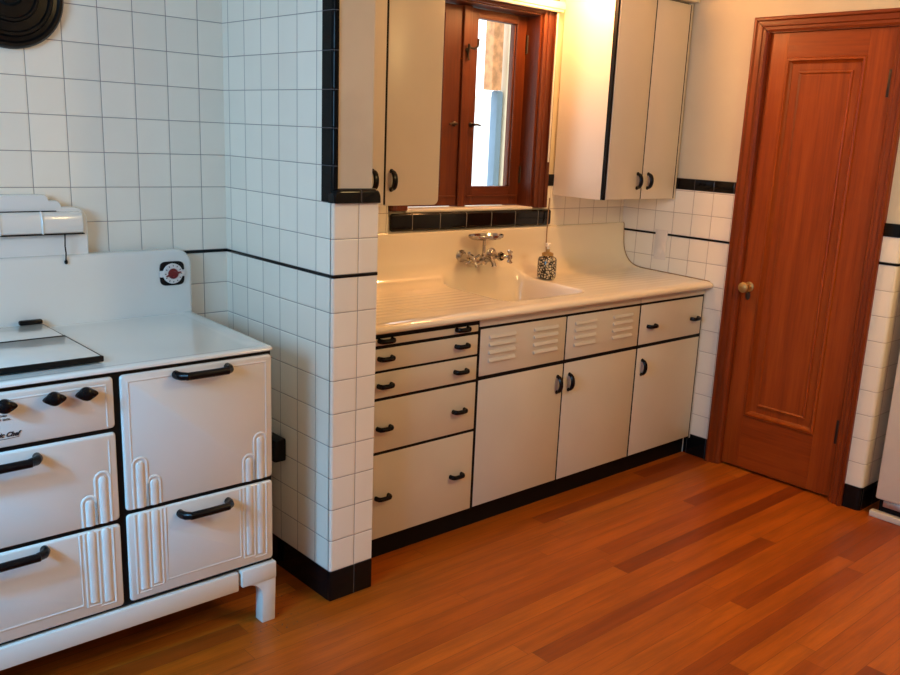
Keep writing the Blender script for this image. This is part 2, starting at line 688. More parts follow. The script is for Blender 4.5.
struct('baseboard_right', box(B(), XR - .003, XR + .01, 0.022, 0.165, 0, HB, .003), 'black_yr')

# rest of the room, never seen directly but lighting the place
struct('wall_alcove', box(B(), 3.02, 3.15, YF, YE + .008, 0, CEIL), 'room_paint', smooth=0)
bm = B()
box(bm, XL - .13, XL, YF, -1.65, 0, CEIL)
box(bm, XL - .13, XL, -0.45, YB + .1, 0, CEIL)
box(bm, XL - .13, XL, -1.65, -0.45, 0, 1.2)
box(bm, XL - .13, XL, -1.65, -0.45, 2.3, CEIL)
struct('wall_left', bm, 'room_paint', smooth=0)
bm = box(B(), XL, 3.1, YF - .12, YF, 0, CEIL)
struct('wall_front', bm, 'room_paint', smooth=0)

# ------------------------------------------------------------------ door in the right wall
door = empty('door_1', (XR, -0.335, 0), 'reddish brown wooden one-panel door with brass knob in the right wall', 'door', kind='structure')


def casing_profile(w, d):
    # (across, outward) section of the moulded casing
    return [(0, 0), (0, d * .75), (w * .10, d), (w * .22, d), (w * .30, d * .72), (w * .62, d * .72), (w * .68, d * .5), (w * .86, d * .5), (w, d * .30), (w, 0)]


def cas_vert(bm, y_out, y_in, z0, z1, xf, d, mz=True):
    w = abs(y_in - y_out)
    sg = 1 if y_in > y_out else -1
    pr = casing_profile(w, d)
    b = B()
    A = [b.verts.new((xf - o, y_out + sg * a, z0)) for a, o in pr]
    C = [b.verts.new((xf - o, y_out + sg * a, z1 - a)) for a, o in pr]     # mitred top
    n = len(pr)
    b.faces.new(A)
    b.faces.new(C[::-1])
    for i in range(n):
        b.faces.new((A[i], C[i], C[(i + 1) % n], A[(i + 1) % n]))
    bmesh.ops.recalc_face_normals(b, faces=b.faces)
    merge(bm, b)
    return bm


CTOP = 2.120
CY0, CY1 = -0.690, 0.022
obj('casing', cas_vert(B(), CY1, DY1, 0, CTOP, XR + .008, .030), 'casing_v', door, smooth=0)
obj('casing', cas_vert(B(), CY0, DY0, 0, CTOP, XR + .008, .030), 'casing_v', door, smooth=0)
pr = casing_profile(CTOP - DZ, .030)
b = B()
A = [b.verts.new((XR + .008 - o, CY1 - a * (CY1 - DY1) / (CTOP - DZ), CTOP - a)) for a, o in pr]
C = [b.verts.new((XR + .008 - o, CY0 + a * (DY0 - CY0) / (CTOP - DZ), CTOP - a)) for a, o in pr]
b.faces.new(A)
b.faces.new(C[::-1])
for i in range(len(pr)):
    b.faces.new((A[i], C[i], C[(i + 1) % len(pr)], A[(i + 1) % len(pr)]))
bmesh.ops.recalc_face_normals(b, faces=b.faces)
obj('casing', b, 'casing_h', door, smooth=0)
XD = XR + .022               # door leaf face
leaf_y0, leaf_y1, leaf_z0, leaf_z1 = DY0 + .004, DY1 - .004, 0.012, DZ - .004
# leaf: stiles and rails round a moulded recess
PY0, PY1, PZ0, PZ1 = -0.503, -0.140, 0.278, 1.945
bm = B()
box(bm, XD, XD + .035, leaf_y0, PY0, leaf_z0, leaf_z1, .001, 1)
box(bm, XD, XD + .035, PY1, leaf_y1, leaf_z0, leaf_z1, .001, 1)
leaf = obj('door_leaf', bm, 'door_v', door, smooth=0)
bm = B()
box(bm, XD + .0004, XD + .035, PY0, PY1, leaf_z0, PZ0, .0)
box(bm, XD + .0004, XD + .035, PY0, PY1, PZ1, leaf_z1, .0)
obj('rail', bm, 'door_h', leaf, smooth=0)
rings = []
for ins, dep in ((0, .0005), (.004, -.006), (.012, -.007), (.018, .004), (.024, .010), (.026, .013), (.056, .013), (.058, .007), (.064, .006), (.070, .012), (.10, .0125)):
    y0, y1, z0, z1 = PY0 + ins, PY1 - ins, PZ0 + ins, PZ1 - ins
    rings.append([(XD + dep, y0, z0), (XD + dep, y1, z0), (XD + dep, y1, z1), (XD + dep, y0, z1)])
obj('panel', loft(B(), rings, cap_first=False), 'door_v', leaf, smooth=0)
bm = B()
lathe(bm, [(0, 0), (.024, 0), (.024, .003), (.012, .007), (.009, .012)], (XD, -0.089, .906), (-1, 0, 0))
lathe(bm, [(.008, .008), (.008, .030), (.013, .034), (.022, .041), (.026, .050), (.025, .058), (.018, .064), (0, .066)], (XD, -0.089, .906), (-1, 0, 0))
obj('knob', bm, 'brass', leaf, label='brass door knob')
bm = B()
loft(bm, [[(XD + q, -0.088 + .012 * math.cos(a) * s, .862 + .020 * math.sin(a) * s) for a in [2 * PI * k / 16 for k in range(16)]] for q, s in ((0, 1), (-.003, 1), (-.004, .8))])
kh = obj('keyhole_plate', bm, 'dark_bronze', leaf)
for z in (1.832, 0.322):
    bm = B()
    box(bm, XD - .004, XD + .004, DY0 + .004, DY0 + .022, z - .055, z + .055, .001)
    tube(bm, [(XD - .007, DY0 + .003, z - .06), (XD - .007, DY0 + .003, z + .06)], .0062, 10)
    obj('hinge', bm, 'dark_bronze', door, label='dark metal hinge')
bm = box(B(), XR + .058, XR + .12, DY0, DY1, 0, DZ, 0)
box(bm, XR + .004, XR + .058, DY1 - .0035, DY1 + .001, 0, DZ, 0)
box(bm, XR + .004, XR + .058, DY0 - .001, DY0 + .0035, 0, DZ, 0)
box(bm, XR + .004, XR + .058, DY0, DY1, DZ - .0035, DZ + .001, 0)
obj('jamb', bm, 'casing_v', door, smooth=0)

# ------------------------------------------------------------------ window over the sink
win = empty('window_1', (1.195, YB, OZ0), 'brown wooden casement window with deep reveal above the sink', 'window', kind='structure')
YS = 0.765                   # face of the sashes
bm = B()
box(bm, OX0 - .085, OX0, YB - .016, YB + .01, OZ0 + .004, OZ1 + .09, .004)
box(bm, OX0 - .085, OX0 - .062, YB - .024, YB - .012, OZ0 + .004, OZ1 + .09, .004)
obj('casing', bm, 'win_v', win, smooth=0)
bm = B()
box(bm, OX1, OX1 + .085, YB - .016, YB + .01, OZ0 + .004, OZ1 + .09, .004)
box(bm, OX1 + .062, OX1 + .085, YB - .024, YB - .012, OZ0 + .004, OZ1 + .09, .004)
box(bm, OX1 + .022, OX1 + .034, YB - .020, YB - .012, OZ0 + .004, OZ1 + .09, .003)
obj('casing', bm, 'win_v', win, smooth=0)
obj('casing', box(B(), OX0, OX1, YB - .016, YB + .01, OZ1, OZ1 + .09, .003), 'win_h', win, smooth=0)
obj('jamb', box(B(), OX0 - .003, OX0 + .012, YB, YB + .19, OZ0, OZ1, 0), 'win_v', win, smooth=0)
obj('jamb', box(B(), OX1 - .012, OX1 + .003, YB, YB + .19, OZ0, OZ1, 0), 'win_v', win, smooth=0)
obj('jamb', box(B(), OX0, OX1, YB, YB + .19, OZ1 - .006, OZ1 + .003, 0), 'win_h', win, smooth=0)
obj('mullion', box(B(), 1.168, 1.216, YS - .010, YS + .05, OZ0 + .004, OZ1 - .006, .004), 'win_v', win, smooth=0)
for (x0, x1, side) in ((OX0 + .012, 1.168, 0), (1.216, OX1 - .012, 1)):
    bm = B()
    z0, z1 = OZ0 + .012, OZ1 - .010
    rb, rt = .086, .040
    sl, st2 = (.044, .062) if side else (.044, .100)
    box(bm, x0 + .001, x0 + sl, YS, YS + .035, z0, z1, .002)
    box(bm, x1 - st2, x1 - .001, YS, YS + .035, z0, z1, .002)
    # inner bevelled stop
    box(bm, x0 + sl - .002, x0 + sl + .007, YS + .010, YS + .03, z0 + rb, z1 - rt, .003)
    box(bm, x1 - st2 - .007, x1 - st2 + .002, YS + .010, YS + .03, z0 + rb, z1 - rt, .003)
    sash = obj('sash', bm, 'win_v', win, smooth=0)
    bm = B()
    box(bm, x0 + sl, x1 - st2, YS + .0005, YS + .0345, z0, z0 + rb, .002)
    box(bm, x0 + sl, x1 - st2, YS + .0005, YS + .0345, z1 - rt, z1, .002)
    box(bm, x0 + .01, x1 - .01, YS - .006, YS + .004, z0 + .040, z0 + .046, .002)
    obj('rail', bm, 'win_h', sash, smooth=0)
    obj('pane', box(B(), x0 + sl, x1 - st2, YS + .016, YS + .020, z0 + rb, z1 - rt), 'window_glass', sash, smooth=0, label='clear glass')
    hx = x1 - .001 if side else x0 + .001
    for z in (1.965, 1.375):
        obj('hinge', tube(B(), [(hx, YS - .006, z - .04), (hx, YS - .006, z + .04)], .006, 8), 'dark_bronze', sash)
    lx = x0 + .022 if side else x1 - .030
    sg = 1 if side else -1
    bm = B()
    lathe(bm, [(0, 0), (.012, 0), (.012, .004), (.006, .008), (.006, .02)], (lx, YS, 1.592), (0, -1, 0), 12)
    tube(bm, [(lx, YS - .018, 1.592), (lx + sg * .02, YS - .022, 1.594), (lx + sg * .042, YS - .020, 1.590)], [.006, .005, .0035], 8)
    obj('latch', bm, 'dark_bronze', sash)
# hook on the right sash near the top
bm = B()
lathe(bm, [(0, 0), (.012, 0), (.010, .006), (0, .01)], (1.190, YS - .010, 1.905), (0, -1, 0), 12)
tube(bm, [(1.190, YS - .016, 1.885), (1.190, YS - .022, 1.93), (1.196, YS - .024, 1.915), (1.215, YS - .03, 1.912), (1.232, YS - .032, 1.925), (1.238, YS - .028, 1.955)], .0052, 8)
tube(bm, [(1.190, YS - .016, 1.905), (1.192, YS - .018, 1.87), (1.196, YS - .018, 1.865)], .0045, 8)
obj('hook', bm, 'dark_bronze', win)
struct('trim_6', box(B(), OX0 - .004, OX1 + .0, YB - .010, YS + .012, OZ0 - .004, OZ0 + .008, .003), 'white_sill')
struct('trim_7', box(B(), 0.730, 1.704, YB - .018, YB + .004, 1.141, 1.216, .012, 4), 'black_xs')

# what stands outside the window
o = struct('wall_outside', box(B(), 0.2, 6.0, 3.6, 3.7, -1, 1.75), 'ext_white', smooth=0)
struct('coping', box(B(), 0.2, 6.0, 3.58, 3.72, 1.75, 1.88, .01), 'ext_cream', o)
b = box(B(), 2.098, 2.150, 1.50, 1.56, 0.2, 1.80, .015)
tag(obj('drain_pipe', b, 'ext_blue'), 'blue grey upright post outside the window behind the glass', 'post')
b = box(B(), 2.032, 2.108, 1.48, 1.55, 1.80, 2.6, .004)
tag(obj('brick_pier', b, 'ext_peach'), 'peach coloured pier hanging at the top of the view outside', 'pier')
b = box(B(), 2.158, 2.26, 1.49, 1.55, 0.2, 2.6, .008)
tag(obj('shutter_board', b, 'ext_cream'), 'cream upright board outside at right edge of window view', 'board')

# ------------------------------------------------------------------ roller blind and lamp over the window
bl = empty('window_blind', (1.2, YB - .03, 2.10), 'cream blind headrail along top of window with hanging white cord', 'blind')
bm = B()
box(bm, 0.735, 1.664, YB - .060, YB - .026, 2.118, 2.150, .004)
obj('headrail', bm, 'cream_shade', bl)
bm = B()
box(bm, 0.740, 1.660, YB - .054, YB - .030, 2.106, 2.1185, .004)
obj('bottom_bar', bm, 'cream_shade', bl)
obj('pull_cord', tube(B(), [(1.640, YB - .034, 2.11), (1.638, YB - .034, 1.80), (1.637, YB - .034, 1.44)], .0045, 8), 'white_cord', bl, label='white cord')
LX, LY, LZ = 1.50, .440, 2.200
lamp = empty('wall_lamp', (LX, YB, 2.30), 'glowing globe lamp on an arm above the sink window beside the cabinet', 'lamp')
bm = B()
lathe(bm, [(0, 0), (.05, 0), (.05, .012), (.02, .02), (.016, .03), (0, .03)], (LX, YB + .008, 2.32), (0, -1, 0))
tube(bm, [(LX, YB - .01, 2.32), (LX, .56, 2.335), (LX, .49, 2.33), (LX, LY, 2.305), (LX, LY, 2.27)], .008, 8)
obj('arm', bm, 'white_sill', lamp)
lathe(bm := B(), [(0, .05), (.03, .05), (.034, .02), (.03, -.0), (0, 0)], (LX, LY, LZ + .052))
obj('socket', bm, 'white_sill', lamp)
bm = B()
lathe(bm, [(0, -.058), (.03, -.050), (.052, -.025), (.058, .0), (.052, .026), (.034, .048), (0, .054)], (LX, LY, LZ))
obj('glass_globe', bm, 'lamp_glow', lamp)

# ------------------------------------------------------------------ handles


def arch_handle(bm, c, along, out, length, rise, r, seg=8, flatten=1.0, bar=0.55):
    """bow handle: feet at both ends, raised middle"""
    c, a, o = Vector(c), Vector(along).normalized(), Vector(out).normalized()
    h = length / 2
    pts, rs = [], []
    prof = [(-1.0, -.02), (-1.0, .35), (-.93, .72), (-.78, .93), (-bar, 1.0), (0, 1.04), (bar, 1.0), (.78, .93), (.93, .72), (1.0, .35), (1.0, -.02)]
    for s, t in prof:
        pts.append(c + a * (s * h) + o * (t * rise))
        rs.append(r * (1.0 + .06 * (abs(s) > .9)))
    side = a.cross(o)
    tube(bm, pts, rs, seg, flat=(side, flatten))
    return bm


def d_pull(bm, c, along, out, length=.068, rise=.025, r=.0066):
    c, a, o = Vector(c), Vector(along).normalized(), Vector(out).normalized()
    pts, rs = [], []
    for k in range(15):
        t = -1 + 2 * k / 14
        pts.append(c + a * (math.sin(t * PI / 2) * length / 2) + o * (rise * max(0, math.cos(t * PI / 2)) ** .8 - .001))
        rs.append(r * (1.12 - .3 * abs(t) ** 3))
    tube(bm, pts, rs, 8, flat=(a.cross(o), 1.5))
    for sgn in (-1, 1):
        lathe(bm, [(0, 0), (.0085, 0), (.008, .004), (0, .005)], c + a * (sgn * length / 2), o, 12)
    return bm


# ------------------------------------------------------------------ base cabinets
YC = 0.130                   # face of doors and drawers
TH = .018


def carcass(bm, x0, x1, zt):
    box(bm, x0, x0 + .016, YC + .021, .655, .088, zt)
    box(bm, x1 - .016, x1, YC + .021, .655, .088, zt)
    box(bm, x0 + .016, x1 - .016, YC + .021, .655, .088, .104)
    box(bm, x0 + .016, x1 - .016, .640, .655, .104, zt)


def face_frame(bm, x0, x1, z_rails, x_stiles=()):
    f0, f1 = YC + .0015, YC + .0215
    box(bm, x0, x0 + .022, f0, f1, .088, .838)
    box(bm, x1 - .022, x1, f0, f1, .088, .838)
    for z in z_rails:
        box(bm, x0 + .022, x1 - .022, f0 + .0005, f1, z - .014, z + .014)
    for x in x_stiles:
        box(bm, x - .016, x + .016, f0 + .0002, f1, .088, .838)


def front(name, x0, x1, z0, z1, parent, g=.0035, bev=.003):
    return obj(name, box(B(), x0 + g, x1 - g, YC, YC + TH - .001, z0 + g, z1 - g, bev), 'cab_paint', parent)


def louvers(bm, x0, x1):
    for z in (.694, .726, .758, .788):
        prism(bm, [(YC + .001, z + .013), (YC - .003, z + .010), (YC - .0085, z + .001), (YC - .0085, z - .003), (YC + .001, z - .001)], 0, x0, x1, .0015, 1)


Xa, Xb, Xc, Xd, Xe = 0.176, 0.755, 1.256, 1.760, 2.270

c1 = empty('drawer_base_cabinet', (.46, .4, 0), 'cream base cabinet with four drawers and pull-out board beside tiled partition', 'cabinet', 'base cabinets under the sink counter')
bm = B()
carcass(bm, Xa, Xb - .001, .84)
obj('carcass', bm, 'cab_side', c1, smooth=0)
bm = B()
face_frame(bm, Xa, Xb - .001, (.426, .627, .728, .8155))
box(bm, Xa, Xb - .001, YC + .0017, YC + .0215, .836, .868)
obj('face_frame', bm, 'black_paint', c1, smooth=0, label='black painted frame showing in the gaps')
obj('toe_kick', box(B(), Xa, Xb - .001, .170, .190, 0, .088), 'black_paint', c1, smooth=0)
for i, (z0, z1, zp) in enumerate(((.820, .850, .846), (.730, .813, .776), (.630, .726, .677), (.429, .624, .520), (.094, .423, .256))):
    nm = 'pull_out_board' if i == 0 else 'drawer'
    d = front(nm, Xa, Xb - .004, z0, z1, c1, g=.002)
    for xp in (.308, .664):
        bm = B()
        arch_handle(bm, (xp, YC, zp - (.006 if i == 0 else 0)), (1, 0, 0), (0, -1, 0), .056, .022, .0072, 8, 1.25, .5)
        obj('pull', bm, 'black_pull', d, label='black pull')

c2 = empty('sink_base_cabinet', (1.256, .4, 0), 'cream base cabinet under the sink with two doors and louvered aprons', 'cabinet', 'base cabinets under the sink counter')
bm = B()
carcass(bm, Xb, Xd - .001, .70)
obj('carcass', bm, 'cab_side', c2, smooth=0)
bm = B()
face_frame(bm, Xb, Xd - .001, (.632,), (Xc,))
box(bm, Xb, Xd - .001, YC + .002, YC + .0215, .826, .8375)
obj('face_frame', bm, 'black_paint', c2, smooth=0, label='black painted frame showing in the gaps')
obj('toe_kick', box(B(), Xb, Xd - .001, .170, .190, 0, .088), 'black_paint', c2, smooth=0)
obj('top_rail', box(B(), Xb + .002, Xd - .002, YC + .001, YC + .02, .8375, .864, .001), 'cab_paint', c2)
for (x0, x1, hx, lv) in ((Xb + .003, Xc, 1.221, ((.808, .954), (1.058, 1.203))), (Xc, Xd - .001, 1.295, ((1.309, 1.450), (1.565, 1.705)))):
    d = front('door', x0, x1, .094, .628, c2)
    bm = B()
    d_pull(bm, (hx, YC, .538), (0, 0, 1), (0, -1, 0))
    obj('pull', bm, 'black_pull', d, label='black bow pull')
    bm = box(B(), x0 + .0035, x1 - .0035, YC, YC + TH - .001, .6395, .8275, .003)
    for (a, bb) in lv:
        louvers(bm, a, bb)
    obj('louvered_apron', bm, 'cab_paint', c2)

c3 = empty('door_base_cabinet', (2.01, .4, 0), 'cream base cabinet with one drawer over one door beside the wall', 'cabinet', 'base cabinets under the sink counter')
bm = B()
carcass(bm, Xd, XR - .003, .84)
obj('carcass', bm, 'cab_side', c3, smooth=0)
bm = B()
face_frame(bm, Xd, Xe, (.632,))
box(bm, Xd, Xe, YC + .002, YC + .0215, .826, .8375)
obj('face_frame', bm, 'black_paint', c3, smooth=0, label='black painted frame showing in the gaps')
obj('toe_kick', box(B(), Xd, XR - .003, .170, .190, 0, .088), 'black_paint', c3, smooth=0)
obj('top_rail', box(B(), Xd + .002, XR - .004, YC + .001, YC + .02, .8375, .864, .001), 'cab_paint', c3)
obj('end_stile', box(B(), Xe + .0015, XR - .0022, YC - .001, YC + .02, .088, .838, .001), 'cab_paint', c3)
d = front('drawer', Xd + .001, Xe - .004, .636, .831, c3)
for xp in (1.851, 2.200):
    bm = B()
    arch_handle(bm, (xp, YC, .723), (1, 0, 0), (0, -1, 0), .056, .022, .0072, 8, 1.25, .5)
    obj('pull', bm, 'black_pull', d, label='black pull')
d = front('door', Xd + .001, Xe - .004, .094, .628, c3)
bm = B()
d_pull(bm, (1.806, YC, .530), (0, 0, 1), (0, -1, 0))
obj('pull', bm, 'black_pull', d, label='black bow pull')

# ------------------------------------------------------------------ one-piece porcelain sink
sink = empty('porcelain_sink', (1.22, .38, .86), 'cream porcelain one-piece sink with drainboards and tall backsplash on the base cabinets', 'sink')
prof = [(.128, .872), (.112, .869), (.100, .871), (.092, .876), (.089, .883), (.092, .891), (.100, .897), (.112, .901), (.130, .9035)]
y = .140
while y < .525:
    prof.append((y, .904 + (y - .14) * .026))
    y += .0085
prof += [(.535, .9145), (.548, .916), (.562, .9185), (.576, .9222), (.590, .9275), (.602, .934), (.614, .9425), (.625, .953), (.635, .965), (.643, .978), (.650, .993), (.655, 1.010), (.659, 1.030), (.662, 1.055), (.664, 1.085), (.666, 1.110), (.667, 1.124), (.669, 1.132), (.673, 1.136), (.679, 1.137)]
X0, X1, NX = .1705, XR - .002, 240


def sstep(a, b, t):
    t = max(0, min(1, (t - a) / (b - a)))
    return t * t * (3 - 2 * t)


BX0, BX1, BY0, BY1 = .955, 1.465, .195, .625


def basin(x, y):
    # rounded rectangle distance
    cx, cy = (BX0 + BX1) / 2, (BY0 + BY1) / 2
    hx, hy, r = (BX1 - BX0) / 2, (BY1 - BY0) / 2, .06
    qx, qy = abs(x - cx) - hx + r, abs(y - cy) - hy + r
    dd = math.hypot(max(qx, 0), max(qy, 0)) + min(max(qx, qy), 0) - r
    return sstep(0.0, .045, -dd)


bm = B()
grid = []
for i in range(NX + 1):
    x = X0 + (X1 - X0) * i / NX
    row = []
    for (y, z) in prof:
        dz = 0
        if y > .15 and z < 1.0:
            dz -= .165 * basin(x, y)
            rid = 0
            if x < BX0:
                rid = sstep(.24, .34, x) * sstep(BX0 - .02, BX0 - .08, x)
            elif x > BX1:
                rid = .35 * sstep(BX1 + .02, BX1 + .08, x) * sstep(2.2, 2.1, x)
            env = sstep(.17, .20, y) * sstep(.50, .46, y)
            dz += .0007 * rid * env * math.cos((y - .18) / .042 * 2 * PI)
        row.append(bm.verts.new((x, y, z + dz)))
    grid.append(row)
for A, C in zip(grid, grid[1:]):
    for k in range(len(prof) - 1):
        bm.faces.new((A[k], C[k], C[k + 1], A[k + 1]))
bmesh.ops.recalc_face_normals(bm, faces=bm.faces)
so = obj('basin_and_drainboards', bm, 'porcelain', sink, smooth=80)
if sum(p.normal.z * p.area for p in so.data.polygons) < 0:
    so.data.flip_normals()
md = so.modifiers.new('thickness', 'SOLIDIFY')
md.thickness = .006
md.offset = -1
obj('caulk_line', tube(B(), [(XR - .0022, a, c + .001) for a, c in prof if a > .10 and c > .898 and a < .676], .0021, 6), 'brown_line', sink, label='thin dark joint line against the wall')
obj('drain', lathe(B(), [(0, .0), (.030, .0), (.038, .002), (.040, .006), (.034, .006), (.030, .003), (0, .003)], (1.25, .41, .7465)), 'chrome', sink, label='chrome drain')

# ------------------------------------------------------------------ faucet with soap dish
YW = .660
fc = empty('wall_faucet', (1.210, YW, 1.02), 'chrome wall faucet with two cross handles and oval soap dish above', 'faucet')
bm = B()
tube(bm, [(1.118, YW - .045, 1.012), (1.15, YW - .05, .998), (1.210, YW - .05, 1.000), (1.27, YW - .05, 1.010), (1.302, YW - .045, 1.022)], .011, 10)
for x in (1.118, 1.302):
    lathe(bm, [(0, 0), (.032, 0), (.032, .005), (.020, .012), (.015, .020), (.015, .055), (.020, .058), (.022, .066), (.018, .075)], (x, YW + .001, 1.018), (0, -1, 0), 20)
lathe(bm, [(.014, -.02), (.019, -.012), (.019, .012), (.014, .02), (.009, .026), (.0075, .032), (.007, .086), (.012, .094)], (1.210, YW - .05, 1.005), (0, 0, 1), 16)
obj('bridge_body', bm, 'chrome', fc)
bm = B()
tube(bm, [(1.210, YW - .05, 1.0), (1.210, YW - .075, 1.018), (1.210, YW - .095, 1.018), (1.210, YW - .112, 1.005), (1.210, YW - .120, .992), (1.210, YW - .121, .985)], [.011, .012, .011, .010, .010, .012], 12)
obj('spout', bm, 'chrome', fc)
for x, ax in ((1.118, Vector((-.55, -.83, .05))), (1.302, Vector((.55, -.83, .05)))):
    bm = B()
    o0 = Vector((x, YW - .070, 1.018))
    ax.normalize()
    lathe(bm, [(.010, 0), (.012, .012), (.008, .018), (.008, .030), (.014, .034), (.015, .044), (.009, .050), (0, .052)], o0, ax, 16)
    s = ax.cross(Vector((0, 0, 1))).normalized()
    t = s.cross(ax)
    cc = o0 + ax * .039
    for k in range(4):
        a = PI / 4 + k * PI / 2 + .2
        dd = s * math.cos(a) + t * math.sin(a)
        tube(bm, [cc + dd * .010, cc + dd * .026, cc + dd * .034, cc + dd * .038], [.0055, .0050, .0085, .004], 8)
    obj('cross_handle', bm, 'chrome', fc)
bm = B()
ring = [(1.210 + .098 * math.cos(2 * PI * k / 28), YW - .062 + .052 * math.sin(2 * PI * k / 28)) for k in range(28)]
rings = []
for sc, z in ((.55, 1.0980), (.82, 1.1000), (.97, 1.1080), (1.0, 1.1180), (.985, 1.1200), (.94, 1.1100), (.8, 1.1040), (.5, 1.1025)):
    rings.append([(1.210 + (a - 1.210) * sc, YW - .062 + (c - (YW - .062)) * sc, z) for a, c in ring])
loft(bm, rings)
obj('soap_dish', bm, 'chrome', fc, label='oval chrome soap dish')

# ------------------------------------------------------------------ soap dispenser
sx, sy, sz = 1.513, .500, .9174
sd = empty('soap_dispenser', (sx, sy, sz), 'round glass soap dispenser with black and white floral pattern and pump', 'soap dispenser')
bm = B()
lathe(bm, [(0, 0), (.038, 0), (.0425, .004), (.044, .012), (.0445, .055), (.044, .088), (.039, .098), (.028, .103), (.024, .106), (0, .106)], (sx, sy, sz))
obj('jar', bm, 'jar_floral', sd)
bm = B()
lathe(bm, [(0, 0), (.027, 0), (.027, .012), (.016, .016), (.009, .018), (.009, .03), (0, .03)], (sx, sy, sz + .1055))
obj('collar', bm, 'brass', sd)
bm = B()
lathe(bm, [(0, .0), (.006, .0), (.006, .012), (.012, .014), (.013, .026), (.009, .030), (0, .031)], (sx, sy, sz + .134))
tube(bm, [(sx, sy, sz + .153), (sx - .02, sy - .02, sz + .156), (sx - .032, sy - .032, sz + .150)], [.006, .005, .004], 8)
obj('pump', bm, 'pump_white', sd)
tag(obj('backsplash_line', tube(B(), [(1.668, YB - .030, 1.272), (1.667, YB - .028, 1.20), (1.664, YB - .030, 1.12), (1.660, YB - .034, 1.05), (1.655, YB - .042, 1.02)], .0028, 6), 'brown_line'), 'thin brown line down the backsplash behind the soap dispenser', 'cord')  # thin brown tube running down in front of the backsplash

# ------------------------------------------------------------------ wall cabinets
YU = .360


def wall_cab(name, x0, x1, label, side_gap):
    c = empty(name, ((x0 + x1) / 2, .52, 1.285), label, 'cabinet', 'wall cabinets either side of the window')
    bm = B()
    zb, zt = 1.283, 2.205
    box(bm, x0, x0 + .018, YU + .0225, YB - .003, zb, zt, .0015, 1)
    box(bm, x1 - .018, x1, YU + .0225, YB - .003, zb, zt, .0015, 1)
    box(bm, x0 + .018, x1 - .018, YU + .0225, YB - .003, zb + .006, zb + .024)
    box(bm, x0 + .018, x1 - .018, YU + .0225, YB - .003, zt - .02, zt)
    box(bm, x0 + .018, x1 - .018, YB - .012, YB - .003, zb + .02, zt - .02)
    obj('carcass', bm, 'cab_side', c, smooth=0)
    return c


def arched_door(x0, x1, z0, z1, parent, corners, r=.016):
    pl = rrect(x0, x1, z0, z1, r, 6, corners)
    bm = prism(B(), pl, 1, YU, YU + .018, .003, 2)
    return obj('door', bm, 'cab_paint', parent)


def up_pull(x, parent):
    bm = B()
    d_pull(bm, (x, YU, 1.372), (0, 0, 1), (0, -1, 0), .066, .026, .0070)
    obj('pull', bm, 'black_pull', parent, label='black bow pull')


u1 = wall_cab('wall_cabinet', .174, .722, 'cream wall cabinet left of the window partly behind the partition', 0)
bm = box(B(), .176, .716, YU + .0185, YU + .0225, 1.284, 2.204)
box(bm, .456, .469, YU + .002, YU + .0186, 1.284, 2.199)
obj('face_frame', bm, 'black_paint', u1, smooth=0, label='black painted frame showing in the gap')
d = arched_door(.176, .4585, 1.280, 2.20, u1, (0, 0, 0, 0), .01)
up_pull(.406, d)
d = arched_door(.4665, .720, 1.280, 2.20, u1, (0, 1, 0, 0), .022)
up_pull(.491, d)

u2 = wall_cab('wall_cabinet', 1.716, XR - .004, 'cream wall cabinet right of the window with lamplit side panel', 1)
bm = B()
box(bm, 1.7165, XR - .006, YU + .0185, YU + .0225, 1.2845, 2.203)
box(bm, 1.7165, 1.728, YU + .004, YU + .0226, 1.2845, 2.203)
box(bm, 1.983, 1.995, YU + .002, YU + .0186, 1.2875, 2.195)
box(bm, 2.250, 2.260, YU + .002, YU + .0186, 1.2875, 2.195)
obj('face_frame', bm, 'black_paint', u2, smooth=0, label='black painted frame showing in the gaps')
d = arched_door(1.730, 1.9855, 1.286, 2.196, u2, (0, 0, 0, 0), .01)
up_pull(1.952, d)
d = arched_door(1.9925, 2.252, 1.286, 2.196, u2, (0, 0, 0, 0), .01)
up_pull(2.033, d)
obj('end_stile', box(B(), 2.258, XR - .005, YU + .003, YU + .0184, 1.2845, 2.203, .001), 'cab_paint', u2)
tag(obj('cornice_board', box(B(), 1.95, XR - .003, YU - .03, YB - .004, 2.206, 2.25, .004), 'cab_side'), 'pale board lying on top of the right wall cabinet', 'board')

# outlet plate on the right wall
op = empty('outlet_plate', (XR, .422, 1.045), 'cream outlet plate breaking the black stripe on the tiled right wall', 'outlet')
obj('plate', box(B(), XR - .006, XR - .0005, .386, .460, .972, 1.122, .003), 'ivory_plate', op)
bm = B()
lathe(bm, [(0, 0), (.017, 0), (.017, .003), (.014, .004), (0, .004)], (XR - .006, .423, 1.015), (-1, 0, 0))
obj('receptacle', bm, 'ivory_plate', op)

# ------------------------------------------------------------------ kitchen range
SX0, SX1, SY, SB = -1.300, -0.197, 0.020, 0.665
st = empty('kitchen_range', (-.74, .33, 0), 'white enamel antique range with black handles, knobs and fluted drawer fronts', 'stove')
bm = B()
box(bm, SX0 + .006, SX1 - .003, SY + .008, SB, .205, .893, .003)
obj('body', bm, 'black_paint', st, label='black body behind the white fronts')
bm = B()
box(bm, SX1 - .0035, SX1, SY + .022, SB, .205, .886, .0)
obj('side_panel', bm, 'enamel', st, smooth=0)
# worktop: shallow dished plate, right edge running slightly outward to the wall
zt = .905
outer = [(SX0 - .004, SY - .005), (SX1 + .004, SY - .005), (SX1 + .031, SB - .005), (SX0 - .004, SB - .005)]


def inset(poly, d):
    (x0, y0), (x1, y1), (x2, y2), (x3, y3) = poly
    return [(x0 + d, y0 + d), (x1 - d, y1 + d), (x2 - d, y2 - d), (x3 + d, y3 - d)]


